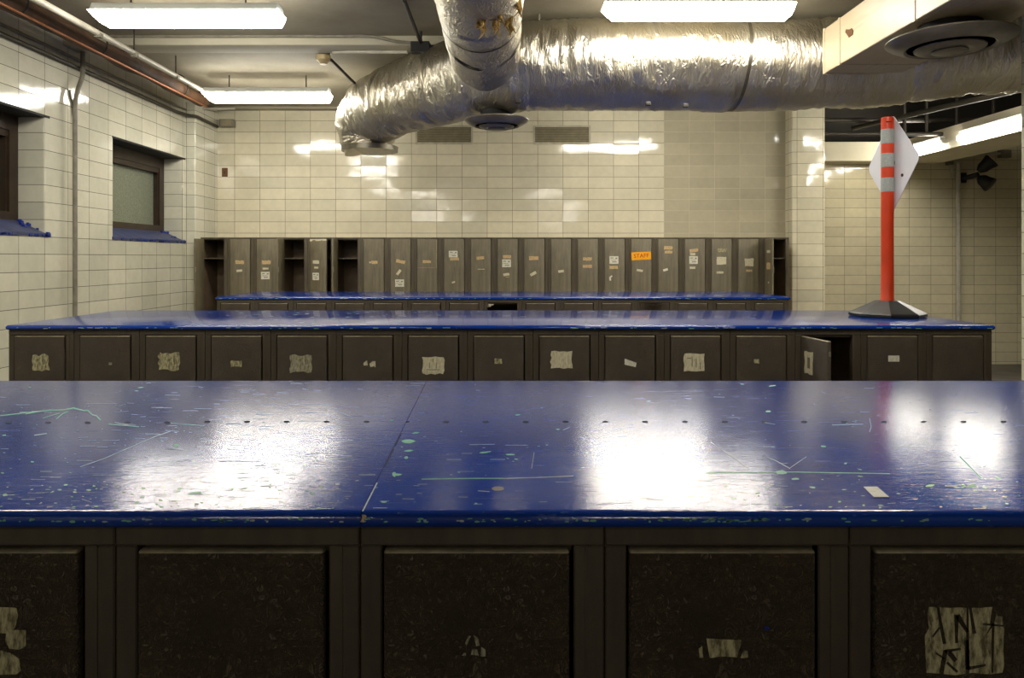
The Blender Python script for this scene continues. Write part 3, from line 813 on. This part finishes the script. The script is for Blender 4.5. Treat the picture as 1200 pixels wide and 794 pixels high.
# diamond sign panel fixed to the post, almost edge-on
q = MB(); hd = .257; rc = .035; pts = []
cy0, cz0 = 3.965, at(0, 191, 3.95).z-T
for i in range(4):
    a0 = PI/2*i; cx_, cz_ = math.cos(a0)*(hd-rc*1.1), math.sin(a0)*(hd-rc*1.1)
    for j in range(-3, 4):
        a = a0 + j/3*PI/4; pts.append((cy0-py_+cx_+rc*math.cos(a), cz0+cz_+rc*math.sin(a)))
q.yz(pts, .0335, .0365)
sp_ = q.build('sign_panel', M['sign_white'], r); sp_['label'] = 'plain white diamond panel'
MB().lathe([(.008,-.006),(.008,0)], c=(.034, -.09, cz0-.075), n=12, axis='x').build('bolt', M['dark_steel'], r, True)
MB().box(-.005, .034, -.012, .012, cz0-.01, cz0+.01).build('clamp', M['dark_steel'], r)

# ------------------------------------------------------------------ fluorescent lights
def lamp(x, y, z, label, L=1.22, top=H+1.8):
    r = thing('fluorescent_light', label, 'light', (x, y, z), 'hanging fluorescent lights in the locker room')
    q = MB()
    for sgn in (1,): 
        q.yz([(-.085,.03),(-.055,.085),(.055,.085),(.085,.03),(.06,.026),(-.06,.026)], -L/2, L/2)
    q.build('housing', M['housing'], r)
    q = MB(); e = .07
    prof = [(-.09,.03),(-.088,-.01),(-.065,-.045),(.065,-.045),(.088,-.01),(.09,.03)]
    vs = []
    for xx, k in ((-L/2-.012, 0), (L/2+.012, 1)):
        for (a, b) in prof:
            sh = (b+.045)/.075
            vs.append((xx + (e*(1-sh) if k == 0 else -e*.35*(1-sh)), a, b))
    n = len(prof)
    q.add(vs, [tuple(range(n)), tuple(range(n,2*n))[::-1]] + [(i,(i+1)%n,n+(i+1)%n,n+i) for i in range(n)])
    q.build('lens', M['lamp'], r)
    for s in (-.38, .38):
        MB().tube([(s, 0, .085), (s, 0, top-z)], .006, 8).build('hanger_rod', M['dark_steel'], r)
    return r
lamp(-2.11, 4.86, H+1.585, 'fluorescent light at top left of the view, nearest on the left')
lamp(-2.36, 7.24, H+1.585, 'fluorescent light at left hanging nearer the back wall')
lamp(1.255, 4.84, H+1.625, 'fluorescent light hanging just in front of the straight foil duct')
lamp(1.44, 7.30, H+1.585, 'fluorescent light behind the straight foil duct, mirrored in blue worktop')
lamp(-2.11, 2.45, H+1.585, 'fluorescent light above the aisle behind the nearest bench, left, out of frame')
lamp(-2.11, -4.75, H+1.585, 'added fluorescent light far behind the viewer on the left, out of frame')  # unseen lamp added to lift the nearest locker faces
lamp(1.255, -4.75, H+1.585, 'added fluorescent light far behind the viewer on the right, out of frame')  # its unseen partner, added for the same faces
lamp(4.75, 6.7, H+1.7, 'added fluorescent light in the side room hidden behind foil duct and column', top=H+2.36)  # added to brighten the side room's far wall, kept out of sight
lamp(1.255, 2.45, H+1.625, 'fluorescent light above the aisle behind the nearest bench, right, out of frame')
def tubelamp(y0, y1, lb):
    zc = H+1.43; r = thing('strip_light', lb, 'light', (5.33, (y0+y1)/2, zc), 'strip lights along the bulkhead')
    L = (y1-y0)
    MB().box(-.045, .005, -L/2, L/2, -.005, .055, 0, .006).build('housing', M['housing'], r)
    MB().box(-.085, -.01, -L/2+.01, L/2-.01, -.075, -.004, 0, .02, 3).build('lens', M['tube_lamp'], r, True)
    MB().box(-.05, .004, -L/2-.05, -L/2, -.04, .03, 0, .004).build('end_cap', M['pipe_grey'], r)
tubelamp(7.25, 8.58, 'strip light on the side room bulkhead, partly cut by tiled column')
tubelamp(5.65, 6.95, 'added strip light on side room bulkhead hidden behind the tiled column, nearer one')  # unseen, added to brighten the side room
tubelamp(4.05, 5.35, 'added strip light on side room bulkhead nearest the viewer, out of view')  # unseen too, added for more light in the side room
tubelamp(8.95, 9.85, 'short strip light on the bulkhead right behind the white diamond sign')

# ------------------------------------------------------------------ foil ducts
def folds(amp, band=.62, seed=0.0, ph=0.0):
    def w(q, s, a):
        n1 = noise.noise(Vector((s*13, math.cos(a)*1.6, math.sin(a)*1.6+seed)))
        n2 = noise.noise(Vector((s*26+7, math.cos(a)*3.2, math.sin(a)*3.2+seed+9)))
        n3 = noise.noise(Vector((s*3, math.cos(a)*1.1+3, math.sin(a)*1.1+seed)))
        d = ((s+ph) % band)/band; pin = math.exp(-(min(d, 1-d)*band/.018)**2)
        return amp*(-abs(n1)*1.2 + n2*.5 + n3*1.1) - pin*.012
    return w
duct = thing('foil_duct', 'large foil-wrapped round air duct crossing the room with overhead branch and down-turned end', 'duct', (0,5.5,H+1.44))
off = -Vector((0,5.5,H+1.44))
path = arc([(4.1,5.0,H+1.50),(3.55,5.13,H+1.49),(3.2,5.22,H+1.475),(2.75,5.38,H+1.45),(2.2,5.5,H+1.44),(1.2,5.5,H+1.44),(.35,5.5,H+1.44),(-.1,5.62,H+1.435),(-.55,6.1,H+1.43),(-.95,6.55,H+1.42),(-1.25,6.95,H+1.40)], 34)
path = [p+off for p in path]
rad = [.335 - .02*min(1, max(0, (.0-p.x)/1.0)) for p in path]
MB().tube(path, rad, 72, 0, True, folds(.017)).build('straight_run', M['foil'], duct, True, ang=80)
el = arc([(-1.10,6.78,H+1.405),(-1.26,6.95,H+1.395),(-1.365,7.06,H+1.345),(-1.385,7.13,H+1.25),(-1.36,7.15,H+1.15),(-1.335,7.15,H+1.07)], 20)
el = [p+off for p in el]
MB().tube(el, [.312-.055*min(1, i/(len(el)*.6)) for i in range(len(el))], 64, 0, True, folds(.019, 9, 4.0, 1)).build('down_turned_elbow', M['foil'], duct, True, ang=80)
q = MB(); q.lathe([(.262,0),(.27,.0),(.275,.045),(.262,.05)], c=tuple(Vector((-1.335,7.15,H+1.035))+off), n=48); q.build('outlet_rim', M['tape'], duct, True)
for (xx, tilt) in ((1.72, 0),):
    q = MB(); c = Vector((xx,5.5,H+1.44))+off
    vs = []; n = 48
    for dx in (-.012, .012):
        for k in range(n):
            a = 2*PI*k/n; rr = .338+.003*math.sin(a*7); vs.append((c.x+dx+.03*math.cos(a), c.y+rr*math.sin(a), c.z+rr*math.cos(a)))
    q.add(vs, [(k,(k+1)%n,n+(k+1)%n,n+k) for k in range(n)]); q.build('tape_seam', M['tape'], duct, True)
for (x1, y1, z1) in ((1.02, 5.30, H+1.118), (1.30, 5.34, H+1.113), (.08,5.28,H+1.13)):
    q = MB(); q.box(x1-.02, x1+.02, y1+off.y-.015, y1+off.y+.015, z1+off.z-.02, z1+off.z+.01, 0, .007); q.build('torn_flap', M['duct_band'], duct)

OB = Vector((-.155,4.0,H+1.45)) + off
br = duct
P = [Vector((-.155+.0*k, y, H+1.45)) - Vector((-.155,4.0,H+1.45)) for k, y in enumerate([2.2+i*.03 for i in range(104)])]
P = [p for p in P if p.y < 5.32-4.0]
rd = [.247 for p in P]
k = len(P)
for i, s in enumerate((.0, .03, .06, .09, .115)):
    P.append(P[k-1]+Vector((0, s+.02, 0))); rd.append(.247*math.cos(s/.125*1.2))
MB().tube(P, rd, 56, 0, True, folds(.008, .62, 7.0)).build('branch_run', M['foil'], br, True, OB, ang=80)
for yy in (4.72, 4.30):
    q = MB(); n = 48; vs = []
    for dy in (-.014, .014):
        for k in range(n):
            a = 2*PI*k/n; vs.append((.2475*math.cos(a), yy-4.0+dy, .2475*math.sin(a)))
    q.add(vs, [(k,(k+1)%n,n+(k+1)%n,n+k) for k in range(n)]); q.build('tape_seam', M['duct_band'], br, True, OB)
r2 = random.Random(8)
for tuft in range(4):
    q = MB(); a0 = -PI/2+.1+.32*tuft; yt = 3.72+r2.uniform(0, .3)-4.0
    for k in range(8):
        a = a0 + r2.uniform(-.07, .07); y = yt+r2.uniform(-.05, .05); b = Vector((.244*math.cos(a), y, .244*math.sin(a)))
        w = r2.uniform(.006, .016); L = r2.uniform(.02, .11)
        q.tube([b+Vector((0,0,.008)), b+Vector((r2.uniform(-.02,.02), r2.uniform(-.03,.03), -L*.4)), b+Vector((r2.uniform(-.03,.03), r2.uniform(-.03,.03), -L*.8))], [w, w*.5, .0015], 6)
    q.build('torn_insulation', M['fibre'], br, False, OB)

# rectangular sheet metal duct
rc_ = thing('rectangular_duct', 'cream sheet-metal rectangular air duct coming forward from the foil duct at right', 'duct', (2.5,4.0,H+1.29))
MB().box(-.28, .25, -1.9, 1.15, 0, .31, 0, .004, 1).build('duct_body', M['sheet'], rc_)
for y in (-.9, .0, .9, 1.137): MB().box(-.284, .254, y-.012, y+.012, -.004, .314).build('seam_flange', M['sheet'], rc_)
# rusted hole in its side
q = MB(); c = at(996, 38, 4.75); yy = 2.22/((996-CX)/F); zz = H+(CY-38)*yy/F
pts = [(yy-.05,zz-.004),(yy-.03,zz+.018),(yy+.0,zz+.02),(yy+.05,zz+.036),(yy+.06,zz+.02),(yy+.03,zz-.008),(yy+.01,zz-.03),(yy-.04,zz-.028)]
q.yz([(a-4.0, b-H-1.29) for a, b in pts], -.2835, -.279); q.build('rusted_hole', M['rust'], rc_)

def diffuser(x, y, z, r0, neck, lb):
    r = thing('round_diffuser', lb, 'air diffuser', (x, y, z), 'round ceiling diffusers')
    MB().lathe([(r0*.66,.012),(r0*.70,.004),(r0*.80,.012),(r0*.965,.038),(r0,.048),(r0*.99,.056),(r0*.95,.056),(r0*.66,.022)], n=56).build('outer_ring', M['diffuser'], r, True)
    MB().lathe([(0,.012),(r0*.68,.012),(r0*.68,.03),(0,.03)], n=40).build('gap_shade', M['diffuser_dark'], r)  # dark plate: shade between the rings put into its colour
    MB().lathe([(r0*.36,-.012),(r0*.40,-.016),(r0*.54,-.002),(r0*.55,.004),(r0*.36,.004)], n=48).build('middle_ring', M['diffuser'], r, True)
    MB().lathe([(0,-.022),(r0*.24,-.022),(r0*.28,-.016),(r0*.26,.0),(0,.012)], n=40).build('centre_cone', M['diffuser'], r, True)
    if neck > 9: MB().lathe([(.15,.05),(.16,.07),(.235,.13),(.25,.19)], n=48).build('foil_boot', M['foil'], r, True)
    MB().lathe([(r0*.5,.03),(r0*.5,neck)], n=40).build('neck', M['diffuser_dark'], r, True)
diffuser(-.079, 5.62, H+1.002, .245, .14, 'small round air diffuser under the foil duct in the middle')
diffuser(2.45, 4.06, H+1.155, .323, .13, 'large round air diffuser under the cream rectangular duct')

# ------------------------------------------------------------------ pipes and conduits on the left
def pipe(name, lb, pts, r, mat, cat='pipe', n=12, group=None):
    return tag(MB().tube(pts, r, n).build(name, mat, None, True, ang=60), lb, cat, group)
pipe('water_pipe', 'white painted straight pipe hung below ceiling along the left wall', [(-2.95,1.0,H+1.62),(-2.95,7.1,H+1.62)], .022, M['pipe_white'])
bp = thing('insulated_pipe', 'thick brown stained pipe running high along the left wall', 'pipe', (-3.22,4,H+1.66))
def lump(q, s, a): return .016*noise.noise(q*2.5) + .006*noise.noise(q*11)
MB().tube([(0,-3+i*.06,0) for i in range(113)]+[(0,3.80,.02),(0,3.84,.06),(0,3.85,.13)], .066, 24, 0, True, lump).build('wrap', M['pipe_brown'], bp, True, ang=70)
for y in (.8, 1.75, 3.2):
    MB().tube(arc([(.0,y,.14),(.05,y,.11),(.088,y,.03),(.08,y,-.03),(.04,y,-.07)],6), .007, 8).build('hanger_hook', M['dark_steel'], bp, True)
pipe('copper_pipe', 'thin copper pipe running along the left wall beside the brown pipe', [(-3.17,1.0,H+1.593),(-3.17,7.75,H+1.593)], .009, M['copper'])
pipe('conduit', 'upper grey conduit running along the left wall above windows', [(XL+.016,1,H+1.655),(XL+.016,8.19,H+1.655)], .013, M['pipe_grey'])
pipe('conduit', 'lower dark conduit along the left wall, turning round the pilaster to junction box', [(XL+.02,1,H+1.585),(XL+.02,7.95,H+1.585)] + arc([(XL+.02,8.0,H+1.585),(XL+.07,8.16,H+1.585),(-3.47,8.205,H+1.58),(-3.465,8.4,H+1.575),(-3.465,8.78,H+1.57)],5), .018, M['dark_steel'])
vy = 6.08
def lw(px, py, x=XL+.06):
    Y = F*(-x)/(CX-px); return (x, Y, H+(CY-py)*Y/F)
pipe('conduit', 'vertical grey conduit with double bend on left wall between the two windows', arc([lw(97,58), lw(97,80), lw(96.5,90), lw(93,100), lw(89.5,112), lw(88,125)], 6) + [(XL+.06, lw(88,125)[1], 0.02)], .018, M['pipe_grey'])
pipe('conduit', 'short thin conduit stub merging into the vertical conduit on left wall', arc([lw(82,105,XL+.009), lw(83,114,XL+.009), lw(86,122,XL+.010), lw(87,135,XL+.010)], 6), .009, M['pipe_grey'])
pipe('conduit', 'thin grey conduit running along the front of the ceiling beam', arc([(-3.2,5.93,H+1.79),(-1.5,5.93,H+1.79),(-1.1,5.92,H+1.785),(-.9,5.9,H+1.74),(-.72,5.9,H+1.725)],8), .012, M['pipe_grey'])
pipe('conduit', 'straight pale conduit from round cream detector to the black box', [at(390,61,6.15), at(478,61,5.98)], .014, M['pipe_white'])
d = thing('smoke_detector', 'round cream detector below the ceiling above the lights at left', 'detector', at(379,68,6.3))
MB().lathe([(0,-.055),(.03,-.053),(.042,-.03),(.058,-.02),(.062,.02),(.05,.03),(0,.03)], n=28).build('detector_body', M['cream_plastic'], d, True)
MB().box(-.035, .05, -.03, .03, .03, .055, 0, .004).build('mounting_box', M['dark_steel'], d)
MB().tube([(0,0,.05),(0,0,H+1.8-at(379,68,6.3).z)], .012, 8).build('stem', M['dark_steel'], d)
b = thing('junction_box', 'black junction box on ceiling above the bending foil duct', 'electrical box', at(493,56,5.84))
MB().box(-.075, .075, -.05, .05, -.04, .04, 0, .004).build('box', M['black_metal'], b)
MB().box(.075, .50, -.03, .03, -.03, .015).build('channel', M['black_metal'], b)
MB().tube([(0,0,.05),(0,0,H+1.8-at(493,56,5.84).z)], .012, 8).build('stem', M['black_metal'], b)
pipe('strut', 'dark slanting rod from ceiling to the black junction box', [at(474,1,5.12), at(493,50,5.80)], .014, M['dark_steel'], 'rod')
pipe('strut', 'dark slanting rod from the cream detector down to foil duct', [at(388,70,6.32), at(421,103,6.78)], .013, M['dark_steel'], 'rod')
pipe('strut', 'thin pale rod dropping from ceiling behind the branch duct', [(.24,5.42,H+1.80),(.24,5.42,H+1.74)], .008, M['pipe_grey'], 'rod')
for px, py, Y, lb in ((115,41,5.30,'thin rod holding white pipe, nearest at left edge of the first light'),(157,64,5.80,'thin rod with clamp holding white pipe under the first light'),(206,90,6.54,'short thin rod near the left end of second light')):
    p = at(px, py, Y); r = thing('pipe_hanger', lb, 'rod', p, 'thin hanger rods at left')
    MB().tube([(0,0,-.0),(0,0,H+1.8-p.z)], .006, 8).build('rod', M['dark_steel'], r)
    MB().box(-.02,.03,-.02,.02,-.02,.01,0,.004).build('clamp', M['pipe_grey'], r)
pipe('bracket_arm', 'small pale horizontal rod sticking out at corner left of second light', [(-3.495,8.42,H+1.71), (-3.12,8.42,H+1.71)], .012, M['pipe_white'], 'rod')
b = thing('junction_box', 'grey junction box on back wall where the left conduits end', 'electrical box', at(266,145,YB-.05))
MB().box(-.08,.09,-.045,.048,-.04,.05,0,.005).build('box', M['pipe_grey'], b); MB().box(-.06,.07,-.05,-.045,-.03,.04).build('cover', M['vent_slat'], b)
b = thing('wall_plate', 'small brown switch plate on back wall near left pilaster', 'wall plate', at(263.5,202,YB-.004))
MB().box(-.035,.035,-.006,.004,-.05,.055,0,.003).build('plate', M['brass'], b); MB().box(-.008,.008,-.014,-.006,-.014,.014,0,.002).build('toggle', M['dark_steel'], b)
# wall vents
for x0, x1, lb in ((489,552,'louvred wall vent partly behind the foil duct, left one'),(627,690,'louvred wall vent fully visible on back wall, right one')):
    a, c = at(x0,149,YB), at(x1,167,YB); r = thing('wall_vent', lb, 'vent', ((a.x+c.x)/2, YB, (a.z+c.z)/2), 'louvred vents on the back wall')
    w, h = (c.x-a.x)/2, (a.z-c.z)/2
    q = MB(); t = .022; q.box(-w-t,w+t,-.012,0,h,h+t); q.box(-w-t,w+t,-.012,0,-h-t,-h); q.box(-w-t,-w,-.012,0,-h,h); q.box(w,w+t,-.012,0,-h,h); q.build('frame', M['vent'], r)
    q = MB()
    for k in range(9):
        z = -h + 2*h*(k+.5)/9; q.add([(-w,-.010,z-.009),(w,-.010,z-.009),(w,-.001,z+.006),(-w,-.001,z+.006),(-w,-.008,z-.010),(w,-.008,z-.010)], [(0,1,2,3),(0,4,5,1)])
    q.build('louvres', M['vent_slat'], r); MB().box(-w,w,-.0015,-.0005,-h,h).build('backing', M['dark_steel'], r)

# ------------------------------------------------------------------ side room on the right
pipe('wall_pipe', 'vertical white pipe on far side room wall beside twin lamps', [(at(1124,0,10.28).x,10.30,0.02),(at(1124,0,10.28).x,10.30,H+1.33)], .03, M['pipe_white'])
q = MB(); p = at(1124,228,10.30); q.lathe([(.031,-.04),(.038,-.03),(.038,.03),(.031,.04)], c=(at(1124,0,10.28).x,10.30,p.z), n=20)
r = thing('wall_bracket', 'short pale bracket hanging left of the vertical white pipe', 'bracket', at(1114,200,10.3))
MB().tube([(0,0,.12),(0,-.02,.02),(.01,-.03,-.08),(.03,-.02,-.10)], [.02,.022,.018,.014], 12).build('arm', M['pipe_white'], r, True)
MB().box(-.04,.03,-.03,.055,.08,.13,0,.004).build('mount', M['pipe_grey'], r)
fl = thing('flood_lamp', 'black twin-headed lamp on far wall of the side room', 'lamp', at(1140,207,10.28))
def cone(c, d, r0, L, nm='lamp_head'):
    d = Vector(d).normalized(); c = Vector(c)
    P = [c + d*t*L for t in (0,.12,.3,.6,.92,1.0)]; R_ = [.03,.05,.075,r0*.8,r0,r0*.98]
    o = MB().tube(P, R_, 24).build(nm, M['black_metal'], fl, True)
    g_ = MB().tube([c+d*L*1.0, c+d*L*1.02], [r0*.86, r0*.8], 24).build('lamp_glass', M['dark_steel'], o, True)
cone((.0,-.12,.06), (.55,-.45,.62), .105, .22); cone((.0,-.12,-.02), (.45,-.5,-.55), .105, .19)
MB().tube([(-.12,.04,-.02),(-.05,-.04,.0),(.0,-.12,.02)], .035, 12).build('bracket', M['black_metal'], fl, True)
MB().box(-.17,-.07,.02,.078,-.08,.06,0,.006).build('back_box', M['black_metal'], fl)
b = thing('junction_box', 'small grey junction box with rod on the far side room wall under bulkhead', 'electrical box', at(1175,180,10.31))
MB().box(-.05,.10,-.04,.045,-.06,.05,0,.005).build('box', M['pipe_grey'], b); MB().tube([(-.05,-.02,0),(-.50,-.02,-.03)], .018, 10).build('rod', M['pipe_white'], b, True)
# dark pipes below the dark ceiling
pipes = [((3.9,9.3),(8,9.3),141,.03),((3.9,9.0),(8,9.0),157,.025)]
for (a, b2, py, rr), lb in zip(pipes, ('upper dark horizontal pipe under dark side room ceiling','lower dark horizontal pipe under dark side room ceiling')):
    z = H+(CY-py)*a[1]/F; pipe('ceiling_pipe', lb, [(a[0],a[1],z),(b2[0],b2[1],z)], rr, M['dark_steel'])
pipe('ceiling_pipe', 'dark pipe slanting across the side room under its dark ceiling', [at(1000,150,9.6), at(1190,106,7.0)], .03, M['dark_steel'])
for px, lb in ((1060,'dark hanger rod above the white diamond sign'),(1086,'first dark hanger rod right of the sign top'),(1121,'dark hanger rod above the white wall pipe'),(1164,'dark hanger rod above the junction box')):
    x = at(px,0,9.25).x; z1 = H+(CY-160)*9.25/F
    pipe('hanger_rod', lb, [(x,9.25,z1),(x,9.25,H+2.36)], .02, M['dark_steel'], 'rod', 8, 'dark hanger rods in the side room')

# ------------------------------------------------------------------ world, camera
w = bpy.data.worlds.new('world'); S.world = w; w.use_nodes = True
w.node_tree.nodes['Background'].inputs[0].default_value = (.6,.62,.6,1); w.node_tree.nodes['Background'].inputs[1].default_value = .02
cd = bpy.data.cameras.new('camera'); cam = bpy.data.objects.new('camera', cd); COL.objects.link(cam)
cam.location = (0, 0, H); cam.rotation_euler = (PI/2, 0, 0)
cd.sensor_width = 36; cd.lens = 36*F/1200; cd.shift_x = 6/1200; cd.shift_y = -95/1200; cd.clip_start = .02
S.camera = cam
S.view_settings.view_transform = 'Standard'; S.view_settings.look = 'None'; S.view_settings.gamma = 1
S.view_settings.exposure = 1.2; S.view_settings.use_curve_mapping = False
S.cycles.use_denoising = True; S.cycles.max_bounces = 10; S.cycles.diffuse_bounces = 5; S.cycles.glossy_bounces = 5
